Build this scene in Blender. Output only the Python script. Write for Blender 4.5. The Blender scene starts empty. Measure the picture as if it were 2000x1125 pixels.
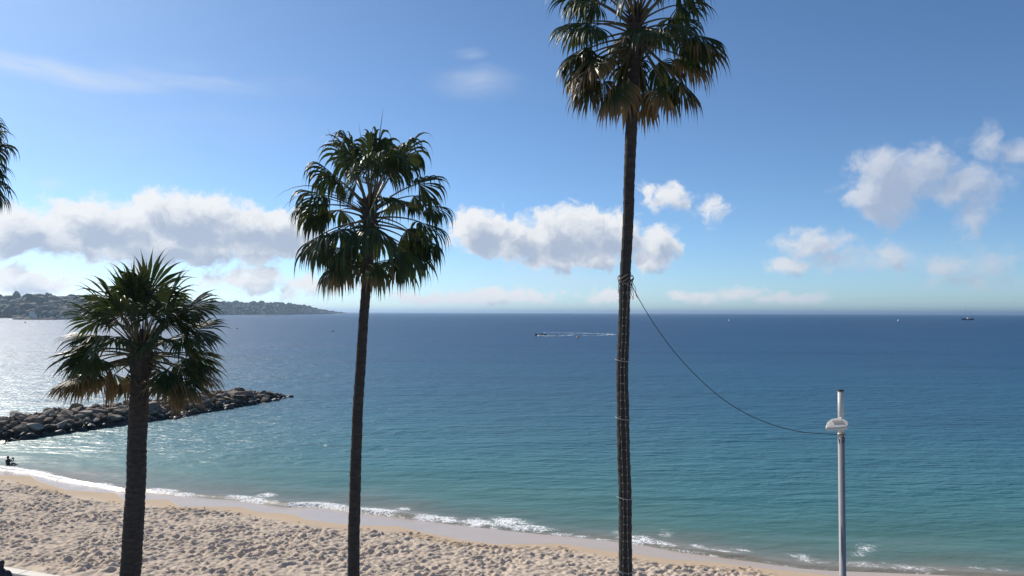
import bpy, bmesh, math, random
import numpy as np
from mathutils import Vector, Matrix

R = math.radians
rng = np.random.default_rng(7)
random.seed(7)
sc = bpy.context.scene
COL = sc.collection

# ------------------------------------------------------------------ camera
CAM_H = 14.0
FPX = 1444.0                      # focal length in pixels of a 2000 px wide frame
PITCH, ROLL = 1.9, 0.2
cam_d = bpy.data.cameras.new('camera')
cam = bpy.data.objects.new('camera', cam_d)
COL.objects.link(cam)
cam_d.sensor_width = 36.0
cam_d.lens = 36.0 * FPX / 2000.0
cam_d.clip_start = 0.1
cam_d.clip_end = 90000.0
cam.location = (0, 0, CAM_H)
cam.rotation_euler = (Matrix.Rotation(R(90 + PITCH), 3, 'X') @ Matrix.Rotation(R(ROLL), 3, 'Z')).to_euler()
sc.camera = cam
CM = np.array(cam.rotation_euler.to_matrix())

def ray(px, py):
    """direction of a sight line, used to measure the place from the photograph"""
    d = CM @ np.array([(px - 1000.0) / FPX, -(py - 562.5) / FPX, -1.0])
    return d
def onz(px, py, z=0.0):
    d = ray(px, py); k = (z - CAM_H) / d[2]
    return np.array([d[0] * k, d[1] * k, z])
def aty(px, py, Y):
    d = ray(px, py); k = Y / d[1]
    return np.array([d[0] * k, Y, CAM_H + d[2] * k])

# ------------------------------------------------------------------ light
SUN_AZ, SUN_EL = -47.0, 36.0       # degrees from the view axis (left is negative), above the horizon
sd = np.array([math.sin(R(SUN_AZ)) * math.cos(R(SUN_EL)), math.cos(R(SUN_AZ)) * math.cos(R(SUN_EL)), math.sin(R(SUN_EL))])
sun_d = bpy.data.lights.new('sun', 'SUN')
sun_d.energy = 5.0
sun_d.angle = R(0.53)
sun_d.color = (1.0, 0.93, 0.83)
sun = bpy.data.objects.new('sun', sun_d)
COL.objects.link(sun)
sun.rotation_euler = Vector(-sd).to_track_quat('-Z', 'Y').to_euler()
sun.location = (-60, 60, 90)

sc.view_settings.view_transform = 'Standard'
sc.view_settings.look = 'None'
sc.view_settings.exposure = 0.0
sc.view_settings.gamma = 1.0
sc.view_settings.use_curve_mapping = False

# ------------------------------------------------------------------ node helpers
class NT:
    def __init__(self, tree): self.t = tree; self.l = tree.links
    def n(self, kind, **kw):
        nd = self.t.nodes.new(kind)
        for k, v in kw.items():
            if k.startswith('i_'):
                key = k[2:]
                key = int(key) if key.isdigit() else key.replace('_', ' ')
                self.set(nd.inputs[key], v)
            else: setattr(nd, k, v)
        return nd
    def set(self, sock, v):
        if isinstance(v, bpy.types.NodeSocket): self.l.new(v, sock)
        else: sock.default_value = v
    def m(self, op, a, b=None, c=None, clamp=False):
        nd = self.t.nodes.new('ShaderNodeMath'); nd.operation = op; nd.use_clamp = clamp
        for i, v in enumerate((a, b, c)):
            if v is not None: self.set(nd.inputs[i], v)
        return nd.outputs[0]
    def v(self, op, a, b=None, out=0):
        nd = self.t.nodes.new('ShaderNodeVectorMath'); nd.operation = op
        self.set(nd.inputs[0], a)
        if b is not None: self.set(nd.inputs[1], b)
        return nd.outputs[out]
    def mr(self, x, a, b, c=0.0, d=1.0, smooth=True):
        nd = self.t.nodes.new('ShaderNodeMapRange')
        nd.interpolation_type = 'SMOOTHSTEP' if smooth else 'LINEAR'
        self.set(nd.inputs[0], x)
        for i, q in enumerate((a, b, c, d)): self.set(nd.inputs[i + 1], q)
        return nd.outputs[0]
    def mix(self, f, a, b):
        nd = self.t.nodes.new('ShaderNodeMix'); nd.data_type = 'RGBA'
        self.set(nd.inputs[0], f); self.set(nd.inputs[6], a); self.set(nd.inputs[7], b)
        return nd.outputs[2]
    def noise(self, vec, scale, detail=3.0, rough=0.5, dist=0.0, out='Fac'):
        nd = self.t.nodes.new('ShaderNodeTexNoise')
        if vec is not None: self.l.new(vec, nd.inputs['Vector'])
        nd.inputs['Scale'].default_value = scale; nd.inputs['Detail'].default_value = detail
        nd.inputs['Roughness'].default_value = rough; nd.inputs['Distortion'].default_value = dist
        return nd.outputs[out]
    def ramp(self, f, stops):
        nd = self.t.nodes.new('ShaderNodeValToRGB'); self.set(nd.inputs[0], f)
        e = nd.color_ramp.elements
        while len(e) < len(stops): e.new(0.5)
        for el, (p, c) in zip(e, stops): el.position = p; el.color = tuple(c) + (1,)
        return nd.outputs[0]
    def attr(self, name):
        return self.n('ShaderNodeAttribute', attribute_name=name).outputs['Fac']
    def scalevec(self, vec, s):
        return self.v('MULTIPLY', vec, tuple(s))

# ------------------------------------------------------------------ world: clear sky with far cumulus
SKY_STRENGTH = 0.099
world = bpy.data.worlds.new('World'); sc.world = world; world.use_nodes = True
w = NT(world.node_tree); world.node_tree.nodes.clear()
sky = w.n('ShaderNodeTexSky', sky_type='NISHITA', sun_disc=False, sun_elevation=R(SUN_EL), sun_rotation=R(SUN_AZ),
          altitude=0.0, air_density=0.66, dust_density=0.31, ozone_density=3.5)
tc = w.n('ShaderNodeTexCoord')
dirv = w.v('NORMALIZE', tc.outputs['Generated'])
sx = w.n('ShaderNodeSeparateXYZ'); w.l.new(dirv, sx.inputs[0])
AZ = w.m('MULTIPLY', w.m('ARCTAN2', sx.outputs[0], sx.outputs[1]), 57.29578)
EL = w.m('MULTIPLY', w.m('ARCSINE', sx.outputs[2]), 57.29578)

def azel(px, py):
    d = ray(px, py); d = d / np.linalg.norm(d)
    return math.degrees(math.atan2(d[0], d[1])), math.degrees(math.asin(d[2]))
# where the cumulus stand: centre, half width, half height, strength (measured along sight lines, turned into azimuth and elevation)
CLOUDS = [(40,450,150,50,1), (190,432,130,42,1), (345,425,110,52,1.15), (450,438,90,48,1), (545,448,90,42,1), (300,475,260,40,.95), (500,480,150,36,.8),
 (-120,450,150,60,1), (935,448,65,46,1), (1010,466,80,46,.95), (1105,455,95,50,1.1), (1185,462,75,50,1), (1090,503,90,26,.85), (1170,502,60,26,.8), (1275,468,66,32,.9), (1275,502,40,30,.75),
 (1305,386,44,28,.5), (1388,406,34,20,.36),
 (1740,350,85,62,1), (1690,386,38,24,.9), (1805,332,80,42,1), (1722,402,40,40,.9), (1875,362,90,46,.8), (1900,405,45,55,.7), (1945,282,45,34,.7), (2000,300,60,34,.6), (2080,280,90,40,.6),
 (1582,482,66,34,.75), (1550,512,46,20,.75), (1640,505,60,18,.5), (1755,503,34,36,.7), (1860,520,45,26,.6), (1950,520,45,32,.7), (1905,548,90,18,.45),
 (970,579,140,14,.6), (850,582,80,12,.55), (1190,577,40,12,.5), (1360,579,40,14,.55), (1440,577,46,16,.6), (1530,584,80,12,.5), (60,552,130,28,.5), (490,548,90,22,.5), (600,560,90,16,.4)]
g = bpy.data.node_groups.new('cloud_field', 'ShaderNodeTree')
g.interface.new_socket('az', in_out='INPUT', socket_type='NodeSocketFloat')
g.interface.new_socket('el', in_out='INPUT', socket_type='NodeSocketFloat')
g.interface.new_socket('d', in_out='OUTPUT', socket_type='NodeSocketFloat')
G = NT(g)
gi = G.n('NodeGroupInput'); go = G.n('NodeGroupOutput')
p0 = G.n('ShaderNodeCombineXYZ'); G.l.new(gi.outputs[0], p0.inputs[0]); G.l.new(gi.outputs[1], p0.inputs[1])
pv = p0.outputs[0]
warp = G.v('MULTIPLY', G.v('SUBTRACT', G.noise(pv, 0.42, 3.0, .55, out='Color'), (.5, .5, .5)), (2.6, 1.7, 0))
pw = G.v('ADD', pv, warp)
acc = None
for (cx, cy, rx, ry, wt) in CLOUDS:
    rx, ry, wt = (rx * 1.22, ry * 1.2, wt * 1.12) if cx > 1400 else (rx * 1.1, ry * 1.1, wt)
    a, e = azel(cx, cy)
    a2, _ = azel(cx + rx, cy); _, e2 = azel(cx, cy - ry)
    q = G.v('MULTIPLY', G.v('SUBTRACT', pw, (a, e, 0)), (1 / abs(a2 - a), 1 / abs(e2 - e), 0))
    b = G.m('MULTIPLY_ADD', G.v('LENGTH', q, out=1), -wt, wt)
    acc = b if acc is None else G.m('SMOOTH_MAX', acc, b, 0.18)
# the same kind of low cumulus goes on round the rest of the horizon
ring = G.m('SUBTRACT', G.m('MULTIPLY', G.noise(G.scalevec(pv, (.06, .16, 1)), 1.0, 2.0), 4.0), 2.1)
ring = G.m('SUBTRACT', ring, G.m('DIVIDE', G.m('ABSOLUTE', G.m('SUBTRACT', gi.outputs[1], 6.0)), 5.0))
ring = G.m('SUBTRACT', ring, G.m('MULTIPLY', G.mr(G.m('ABSOLUTE', gi.outputs[0]), 52, 38), 6.0))
acc = G.m('MAXIMUM', acc, ring)
fb = G.noise(pw, 0.55, 9.0, .60)
acc = G.m('ADD', G.m('MULTIPLY_ADD', G.m('SUBTRACT', fb, .5), 1.9, acc), .08)
G.l.new(acc, go.inputs[0])

def cloud(a, e):
    nd = w.n('ShaderNodeGroup', node_tree=g); w.set(nd.inputs[0], a); w.set(nd.inputs[1], e)
    return nd.outputs[0]
D1 = cloud(AZ, EL)
D2 = cloud(w.m('ADD', AZ, -0.75), w.m('ADD', EL, 1.0))
side = w.mr(AZ, 6, 38)
alpha = w.mr(D1, -0.06, w.m('MULTIPLY_ADD', side, .5, .40))
shade = w.mr(D2, -0.05, 0.95)
ccol = w.mix(shade, (.88, .90, .93, 1), (.43, .51, .65, 1))
# towards the right, away from the sun, the clouds are dimmer
ccol = w.mix(w.m('MULTIPLY', side, .55), ccol, (.40, .46, .60, 1))
# thin cirrus veils
cv = w.n('ShaderNodeCombineXYZ'); w.l.new(AZ, cv.inputs[0]); w.l.new(EL, cv.inputs[1])
cw = w.v('ADD', cv.outputs[0], w.v('MULTIPLY', w.v('SUBTRACT', w.noise(cv.outputs[0], .12, 3, out='Color'), (.5, .5, .5)), (3, 2.2, 0)))
cir = w.noise(w.scalevec(cw, (.07, .42, 1)), 1.0, 6.0, .6)
cacc = None
for (cx, cy, rx, ry, wt) in [(120,142,300,34,1.), (420,152,260,50,.8), (930,165,120,42,.75), (915,112,50,18,.8), (95,352,50,20,.9), (300,250,500,120,.35), (200,520,520,70,.75), (1080,545,330,60,.6), (1750,500,300,70,.4)]:
    a, e = azel(cx, cy); a2, _ = azel(cx + rx, cy); _, e2 = azel(cx, cy - ry)
    q = w.v('MULTIPLY', w.v('SUBTRACT', cw, (a, e, 0)), (1 / abs(a2 - a), 1 / abs(e2 - e), 0))
    b = w.m('MULTIPLY_ADD', w.v('LENGTH', q, out=1), -wt, wt)
    cacc = b if cacc is None else w.m('SMOOTH_MAX', cacc, b, 0.15)
high = w.m('MULTIPLY', w.mr(EL, 30, 40), w.mr(w.noise(w.scalevec(dirv, (2, 2, 2)), 1.0, 3), .5, .8, 0, .5))
cacc = w.m('MAXIMUM', cacc, high)
calpha = w.m('MULTIPLY', w.mr(cacc, 0.0, 1.0), w.mr(cir, .28, .72))
calpha = w.m('MULTIPLY', calpha, .75)
bgs = w.n('ShaderNodeBackground', i_Strength=SKY_STRENGTH); skc = w.v('MULTIPLY', sky.outputs[0], (1.06, 1.24, 1.31))      # the camera's cool white balance
sat = w.n('ShaderNodeHueSaturation', i_Saturation=1.01, i_Color=skc); w.l.new(sat.outputs[0], bgs.inputs[0])
bgc = w.n('ShaderNodeBackground', i_Strength=1.0); w.l.new(ccol, bgc.inputs[0])
bgi = w.n('ShaderNodeBackground', i_Strength=.92); bgi.inputs[0].default_value = (.78, .85, .95, 1)
m1 = w.n('ShaderNodeMixShader'); w.l.new(calpha, m1.inputs[0]); w.l.new(bgs.outputs[0], m1.inputs[1]); w.l.new(bgi.outputs[0], m1.inputs[2])
m2 = w.n('ShaderNodeMixShader')
alpha = w.m('MULTIPLY', alpha, w.mr(EL, -.2, .9))
alpha = w.m('MULTIPLY', alpha, w.m('SUBTRACT', 1.0, w.m('MULTIPLY', side, .25)))
w.l.new(alpha, m2.inputs[0]); w.l.new(m1.outputs[0], m2.inputs[1]); w.l.new(bgc.outputs[0], m2.inputs[2])
wo = w.n('ShaderNodeOutputWorld'); w.l.new(m2.outputs[0], wo.inputs[0])
world.cycles.sampling_method = 'MANUAL'; world.cycles.sample_map_resolution = 512

# ------------------------------------------------------------------ object helpers
def mat(name):
    m = bpy.data.materials.new(name); m.use_nodes = True
    t = NT(m.node_tree); b = m.node_tree.nodes['Principled BSDF']
    return m, t, b
def simple(name, col, rough=.6, metal=0.0, var=.15, scale=8.0):
    m, t, b = mat(name)
    c = t.n('ShaderNodeTexCoord').outputs['Object']
    f = t.noise(c, scale, 4, .6)
    lo = tuple(x * (1 - var) for x in col) + (1,); hi = tuple(min(1, x * (1 + var)) for x in col) + (1,)
    t.l.new(t.mix(f, lo, hi), b.inputs['Base Color'])
    b.inputs['Roughness'].default_value = rough; b.inputs['Metallic'].default_value = metal
    return m
def tag(o, label=None, cat=None, group=None, kind=None):
    if label: o['label'] = label
    if cat: o['category'] = cat
    if group: o['group'] = group
    if kind: o['kind'] = kind
    return o
def empty(name, loc=(0, 0, 0), rz=0.0):
    o = bpy.data.objects.new(name, None); COL.objects.link(o)
    o.location = loc; o.rotation_euler = (0, 0, rz); o.empty_display_size = .3
    return o
def link(name, me, material, parent=None, smooth=False):
    o = bpy.data.objects.new(name, me); COL.objects.link(o)
    if material is not None and not me.materials: me.materials.append(material)
    if parent is not None: o.parent = parent
    if smooth: me.polygons.foreach_set('use_smooth', [len(p.vertices) <= 4 for p in me.polygons])
    return o
def mesh(verts, faces, attrs=None, name='mesh'):
    me = bpy.data.meshes.new(name)
    me.from_pydata([tuple(v) for v in verts] if not isinstance(verts, np.ndarray) else verts.tolist(), [], faces if not isinstance(faces, np.ndarray) else faces.tolist())
    for k, vals in (attrs or {}).items():
        a = me.attributes.new(k, 'FLOAT', 'POINT'); a.data.foreach_set('value', np.asarray(vals, dtype=np.float32))
    me.update()
    return me
def grid_mesh(X, Y, Z, attrs=None):
    """X, Y, Z are 2-d arrays"""
    nu, nv = X.shape
    V = np.stack([X, Y, Z], -1).reshape(-1, 3).astype(np.float32)
    i = np.arange(nu * nv).reshape(nu, nv)
    F = np.stack([i[:-1, :-1], i[1:, :-1], i[1:, 1:], i[:-1, 1:]], -1).reshape(-1, 4)
    me = bpy.data.meshes.new('grid')
    me.vertices.add(len(V)); me.vertices.foreach_set('co', V.ravel())
    me.loops.add(F.size); me.loops.foreach_set('vertex_index', F.ravel().astype(np.int32))
    me.polygons.add(len(F)); me.polygons.foreach_set('loop_start', (np.arange(len(F)) * 4).astype(np.int32))
    me.polygons.foreach_set('loop_total', np.full(len(F), 4, np.int32))
    me.update(calc_edges=True)
    for k, vals in (attrs or {}).items():
        a = me.attributes.new(k, 'FLOAT', 'POINT'); a.data.foreach_set('value', np.asarray(vals, dtype=np.float32).ravel())
    me.polygons.foreach_set('use_smooth', np.ones(len(F), bool))
    return me
class MB:
    """collects shapes for ONE mesh"""
    def __init__(s): s.v = []; s.f = []
    def add(s, V, F):
        o = len(s.v); s.v += [tuple(map(float, p)) for p in V]; s.f += [tuple(o + i for i in f) for f in F]; return s
    def box(s, c, d, M=None):
        x, y, z = (q / 2 for q in d)
        V = [(-x,-y,-z),(x,-y,-z),(x,y,-z),(-x,y,-z),(-x,-y,z),(x,-y,z),(x,y,z),(-x,y,z)]
        if M is not None: V = [tuple(M @ Vector(p)) for p in V]
        V = [(p[0]+c[0], p[1]+c[1], p[2]+c[2]) for p in V]
        return s.add(V, [(0,3,2,1),(4,5,6,7),(0,1,5,4),(1,2,6,5),(2,3,7,6),(3,0,4,7)])
    def tube(s, pts, rad, n=10, caps=True):
        pts = np.asarray(pts, float); N = len(pts)
        rad = np.full(N, rad) if np.isscalar(rad) else np.asarray(rad)
        V = []; ref = None
        for i in range(N):
            t = pts[min(i + 1, N - 1)] - pts[max(i - 1, 0)]; t = t / (np.linalg.norm(t) + 1e-9)
            if ref is None: ref = np.array([1, 0, 0.]) if abs(t[0]) < .9 else np.array([0, 1., 0])
            a = ref - t * ref.dot(t); a /= np.linalg.norm(a); ref = a; b = np.cross(t, a)
            for k in range(n):
                q = 2 * math.pi * k / n
                V.append(pts[i] + rad[i] * (a * math.cos(q) + b * math.sin(q)))
        F = []
        for i in range(N - 1):
            for k in range(n):
                k2 = (k + 1) % n
                F.append((i*n+k, i*n+k2, (i+1)*n+k2, (i+1)*n+k))
        if caps: F += [tuple(range(n))[::-1], tuple((N-1)*n + k for k in range(n))]
        return s.add(V, F)
    def ball(s, c, r, nu=8, nv=6):
        r = (r, r, r) if np.isscalar(r) else r
        V = [(c[0], c[1], c[2] - r[2])]
        for j in range(1, nv):
            ph = -math.pi/2 + math.pi * j / nv
            for k in range(nu):
                q = 2*math.pi*k/nu
                V.append((c[0]+r[0]*math.cos(ph)*math.cos(q), c[1]+r[1]*math.cos(ph)*math.sin(q), c[2]+r[2]*math.sin(ph)))
        V.append((c[0], c[1], c[2] + r[2])); F = []
        for k in range(nu): F.append((0, 1+(k+1)%nu, 1+k))
        for j in range(nv-2):
            for k in range(nu):
                a = 1+j*nu; b = a+nu; F.append((a+k, a+(k+1)%nu, b+(k+1)%nu, b+k))
        a = 1+(nv-2)*nu
        for k in range(nu): F.append((a+k, a+(k+1)%nu, len(V)-1))
        return s.add(V, F)
    def build(s, name, material, parent=None, smooth=False):
        return link(name, mesh(s.v, s.f), material, parent, smooth)

# vectorised gradient noise
_perm = rng.permutation(256); _perm = np.concatenate([_perm, _perm, _perm])
_ang = rng.uniform(0, 2 * math.pi, 256); _gx, _gy = np.cos(_ang), np.sin(_ang)
def pn(x, y):
    xi = np.floor(x).astype(int); yi = np.floor(y).astype(int); xf = x - xi; yf = y - yi; xi &= 255; yi &= 255
    def gr(ix, iy, dx, dy):
        h = _perm[_perm[ix & 255] + (iy & 255)]; return _gx[h] * dx + _gy[h] * dy
    u = xf**3 * (xf * (xf * 6 - 15) + 10); v = yf**3 * (yf * (yf * 6 - 15) + 10)
    a = gr(xi, yi, xf, yf) * (1 - u) + gr(xi + 1, yi, xf - 1, yf) * u
    b = gr(xi, yi + 1, xf, yf - 1) * (1 - u) + gr(xi + 1, yi + 1, xf - 1, yf - 1) * u
    return (a * (1 - v) + b * v) * 1.5
def fbm(x, y, o=4):
    r = 0; a = 1
    for k in range(o): r = r + a * pn(x * 2**k + 17 * k, y * 2**k - 9 * k); a *= .5
    return r
def sstep(x, a, b):
    t = np.clip((x - a) / (b - a), 0, 1); return t * t * (3 - 2 * t)

# ------------------------------------------------------------------ shore layout
SHORE = [(-300,880),(-150,900),(0,917),(50,925),(100,936),(150,945),(230,960),(290,963),(370,971),(440,976),(520,986),(560,991),(620,991),(690,1001),(760,1009),(850,1021),
         (950,1032),(1050,1043),(1150,1052),(1250,1064),(1330,1079),(1400,1088),(1460,1096),(1560,1110),(1620,1115),(1760,1120),(1900,1126),(2100,1140),(2300,1165)]
T = np.array([.944, -.33]); T /= np.linalg.norm(T); NRM = np.array([-T[1], T[0]])      # along the shore, and out to sea
O = np.array([0., 47.6])
def uv(p): q = np.asarray(p)[:2] - O; return q @ T, q @ NRM
_s = np.array(sorted(uv(onz(px, py)) for px, py in SHORE))
def vs(u): return np.interp(u, _s[:, 0], _s[:, 1])
def xy(u, s, fade=60.0):
    """point s metres seaward of the waterline"""
    v = vs(u) * np.exp(-np.maximum(s, 0) / fade) + s
    return O[0] + u * T[0] + v * NRM[0], O[1] + u * T[1] + v * NRM[1]
def beach_z(d): return np.where(d < 3, .055 * d, .165 + .075 * (d - 3)).clip(-1.5, 1.9)
def edge(pts):
    out = []
    for px, py in pts:
        z = .1
        for k in range(5):
            p = onz(px, py, z); u, v = uv(p); z = float(beach_z(vs(u) - v))
        out.append((u, vs(u) - v))
    return np.array(sorted(out))
WETE = edge([(0,928),(60,930),(75,940),(130,957),(225,963),(240,976),(330,976),(352,990),(470,990),(500,999),(545,1002),(600,1015),(690,1026),(780,1028),(830,1040),(900,1054),(960,1062),(1080,1062),(1110,1064),(1200,1078),(1300,1091),(1400,1098),(1480,1108),(1580,1119),(1700,1127),(1900,1134)])
DRYE = edge([(0,938),(75,950),(150,968),(250,987),(420,993),(480,1003),(560,1018),(690,1033),(850,1038),(950,1060),(1070,1066),(1100,1066),(1160,1083),(1300,1099),(1460,1108),(1530,1122),(1700,1140),(1900,1160)])
def wet_d(u): return np.interp(u, WETE[:, 0], WETE[:, 1])
def dry_d(u): return np.maximum(np.interp(u, DRYE[:, 0], DRYE[:, 1]), wet_d(u) + .25)

def axis(parts):
    out = []
    for a, b, n in parts: out.append(np.linspace(a, b, n, endpoint=False))
    return np.concatenate(out + [np.array([parts[-1][1]])])
def geo(a, b, first):
    r = [a]; st = first
    while r[-1] < b: r.append(r[-1] + st); st *= 1.075
    return np.array(r)

# ------------------------------------------------------------------ sand
uu = np.concatenate([-geo(62, 900, .6)[::-1], np.arange(-61.9, 32, .08), geo(32.2, 900, .6)])
dd = np.concatenate([-np.array([14, 11, 9, 7, 5.5, 4.5, 3.5, 2.6, 1.8, 1.2]), np.arange(-.8, 17.5, .07), np.arange(17.6, 26.5, .35)])
U, Dd = np.meshgrid(uu, dd, indexing='ij')
X, Y = xy(U, -Dd)
wd, dr = wet_d(U), dry_d(U)
dry = sstep(Dd, dr - .15, dr + .9)
b1 = np.abs(pn(X * 1.75 + .3 * pn(X, Y), Y * 2.0)); b2 = np.abs(pn(X * 3.1 + 40, Y * 3.5)); b3 = pn(X * 7, Y * 7)
q1, q2 = X * .89 + Y * .45, Y * .89 - X * .45
lump = .12 * pn(q1 * 1.5 + .5 * pn(X * .8, Y * .8), q2 * 2.9) * (.4 + .6 * sstep(fbm(X * .2, Y * .2, 2), -.3, .3)) + .10 * pn(q1 * 2.8 + 7, q2 * 4.2) + .08 * np.abs(pn(q1 * 2.7 + 3, q2 * 4.1)) + .045 * pn(q1 * 4.2, q2 * 5.6) + .03 * b2 + .01 * pn(X * 6, Y * 6) - .05 + .05 * pn(X * .35, Y * .35)
patch = .6 + .4 * sstep(fbm(X * .25 + 5, Y * .3, 2), -.35, .25)
lump = lump * 1.55
Z = beach_z(Dd) + dry * lump * patch + (1 - dry) * .008 * pn(X * .5, Y * .7)
wetm = 1 - sstep(Dd, wd - .12, wd + .12)
damp = 1 - sstep(Dd, wd + .2, np.maximum(dr, wd + 1.2) + 1.5)
me = grid_mesh(X, Y, Z, {'wet': wetm, 'damp': damp})
m, t, b = mat('beach_sand')
co = t.n('ShaderNodeTexCoord').outputs['Object']
n1 = t.noise(co, .35, 5, .6); n2 = t.noise(co, 9, 4, .65); n3 = t.noise(co, 60, 2, .6)
dryc = t.mix(n1, (.58, .475, .365, 1), (.68, .565, .44, 1))
dryc = t.mix(t.mr(n2, .35, .75), dryc, (.53, .43, .34, 1))
dryc = t.mix(t.mr(t.noise(co, 3.2, 3, .7), .66, .74), dryc, (.25, .19, .14, 1))
dampc = t.mix(n1, (.50, .38, .265, 1), (.57, .44, .31, 1))
wetc = (.52, .42, .33, 1)
fd = t.mr(t.m('MULTIPLY_ADD', t.m('SUBTRACT', n1, .5), .5, t.attr('damp')), .25, .8)
c1 = t.mix(fd, dryc, dampc)
fw = t.mr(t.m('MULTIPLY_ADD', t.m('SUBTRACT', t.noise(co, .9, 3), .5), .5, t.attr('wet')), .25, .75)
t.l.new(t.mix(fw, c1, wetc), b.inputs['Base Color'])
t.l.new(t.mr(fw, 0, 1, .95, .22), b.inputs['Roughness'])
t.l.new(t.mr(fw, 0, 1, .15, .3), b.inputs['Specular IOR Level'])
bp = t.n('ShaderNodeBump', i_Strength=.5, i_Distance=.02)
t.l.new(t.m('MULTIPLY', t.m('ADD', n2, t.m('MULTIPLY', n3, .5)), t.m('SUBTRACT', 1.0, fw)), bp.inputs['Height'])
t.l.new(bp.outputs[0], b.inputs['Normal'])
sand = tag(link('beach_sand', me, m), kind='structure')

wk = MB()
for k in range(120):
    u0 = random.uniform(-50, 16); d0 = float(dry_d(u0)) + abs(random.gauss(0, .5)) * (1 if k % 4 else 5); L = random.uniform(.05, .28); a = random.gauss(0, .6)
    x, y = xy(np.array(u0), np.array(-d0)); z = float(beach_z(np.array(d0))) + .05
    pts = [(float(x) + math.cos(a) * L * q, float(y) + math.sin(a) * L * q + random.uniform(-.03, .03), z + random.uniform(-.02, .03)) for q in (-.5, -.2, .1, .5)]
    wk.tube(pts, [.008, .018, .018, .006], 5)
tag(wk.build('seaweed_debris', simple('dry_weed', (.10, .07, .045), .95, 0, .4, 3)), 'dry weed and twigs washed up along the beach', 'debris', kind='stuff')

# ------------------------------------------------------------------ sea
FOAM = [(20,918,60,6,.85),(70,927,70,6,.8),(110,936,55,4,.75),(200,951,34,5,1.),(320,961,40,5,.9),(360,968,40,4,.8),(470,974,50,5,.8),(520,968,26,6,.9),(500,980,55,5,.9),(600,988,40,6,1.),(650,992,60,6,1.1),
        (740,1001,60,8,1.),(790,995,30,4,.7),(850,1014,60,7,1.),(940,1022,60,9,1.1),(990,1020,50,10,1.),(1030,1032,60,8,.9),(1110,1046,60,4,.7),(1215,1042,24,10,0.58),(1245,1055,40,9,1.1),(1300,1043,22,10,0.50),(1280,1062,45,6,.9),
        (1360,1068,20,5,.7),(1400,1078,50,4,.7),(1450,1076,24,4,.7),(1560,1088,35,6,0.58),(1590,1098,50,7,0.50),(1690,1072,32,11,0.54),(1680,1085,40,8,0.43),(1700,1105,90,8,.5),(1780,1112,100,7,.5),(1930,1112,60,6,0.43)]
us = np.concatenate([-geo(70, 45000, .8)[::-1], np.arange(-69.8, 36, .14), geo(36.2, 45000, .8)])
ss = np.concatenate([np.array([-1.6, -1.2, -.9, -.6, -.4]), np.arange(-.25, 16, .11), geo(16.1, 32000, .16)])
U, S = np.meshgrid(us, ss, indexing='ij')
X, Y = xy(U, S)
foam = np.zeros_like(U)
near = (S < 20) & (np.abs(U) < 70)
for (px, py, rx, ry, wt) in FOAM:
    u0, v0 = uv(onz(px, py)); s0 = v0 - vs(u0)
    u1, _ = uv(onz(px + rx, py)); u1 = abs(u1 - u0); _, v1 = uv(onz(px, py - ry)); v1 = max(abs(v1 - v0), .25)
    foam = np.where(near, np.maximum(foam, wt * np.exp(-((U - u0) / u1)**2 - ((S - s0) / v1)**2)), foam)
line = np.exp(-((S - .12 - .15 * pn(U * .5, U * 0)) / .16)**2) * (.45 + .55 * sstep(pn(U * .22, U * 0 + 3), -.3, .3))
foam = np.maximum(foam, line * .5)
# a small breaking wavelet at the edge, low swells behind it, light chop
brk = (.35 + .65 * sstep(pn(U * .09 + 2.2, U * 0 + .5), -.3, .25))
sw = .06 * pn(U * .3, U * 0 + 7)
s1 = S - .55 - .5 * pn(U * .12, U * 0 + 9)
Z = .17 * brk * np.exp(-(s1 / np.where(s1 > 0, .9, .3))**2)
for k, (s0, h, wd_) in enumerate([(4.2, .10, 1.2), (9.0, .09, 1.8), (15.5, .08, 2.4), (24, .07, 3.), (35, .06, 3.5)]):
    sk = S - s0 - 1.2 * pn(U * .05, U * 0 + 20 + k); mod = .35 + .65 * sstep(pn(U * .06 + 5 * k, U * 0 + k), -.3, .3)
    Z += h * mod * np.exp(-(sk / np.where(sk > 0, wd_ * 1.6, wd_))**2)
Z += np.where(S < 400, .018 * pn(X * .7, Y * 1.1) + .02 * pn(X * .22 + 9, Y * .5), 0) * sstep(S, 0, 3)
Z = Z * sstep(S, -.05, .35) + np.where(S < 0, .012, 0.02)
Z = np.where(S < 0, beach_z(-S) - .02 - .1 * sstep(-S, .1, .8), Z)
me = grid_mesh(X, Y, Z, {'shore': S, 'foam': foam})
m, t, b = mat('sea_water')
geo_n = t.n('ShaderNodeNewGeometry'); pos = geo_n.outputs['Position']
sh = t.attr('shore')
wob = t.m('MULTIPLY_ADD', t.m('SUBTRACT', t.noise(t.scalevec(pos, (.02, .05, 0)), 1.0, 4, .6), .5), 22.0, sh)
wob = t.m('MAXIMUM', t.m('MINIMUM', wob, t.m('MULTIPLY', sh, 2.2)), 0.0)
lg = t.m('DIVIDE', t.m('LOGARITHM', t.m('ADD', wob, 1.0), 10.0), 3.0)
wc = t.ramp(lg, [(0.0, (.24, .225, .18)), (.13, (.155, .19, .155)), (.27, (.085, .20, .175)), (.42, (.06, .185, .20)), (.58, (.038, .135, .20)), (.8, (.024, .092, .18)), (1.0, (.018, .075, .158))])
streak = t.noise(t.scalevec(pos, (.004, .03, 0)), 1.0, 4, .6)
wc = t.mix(t.mr(streak, .45, .75, 0, .25), wc, (.004, .02, .045, 1))
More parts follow.
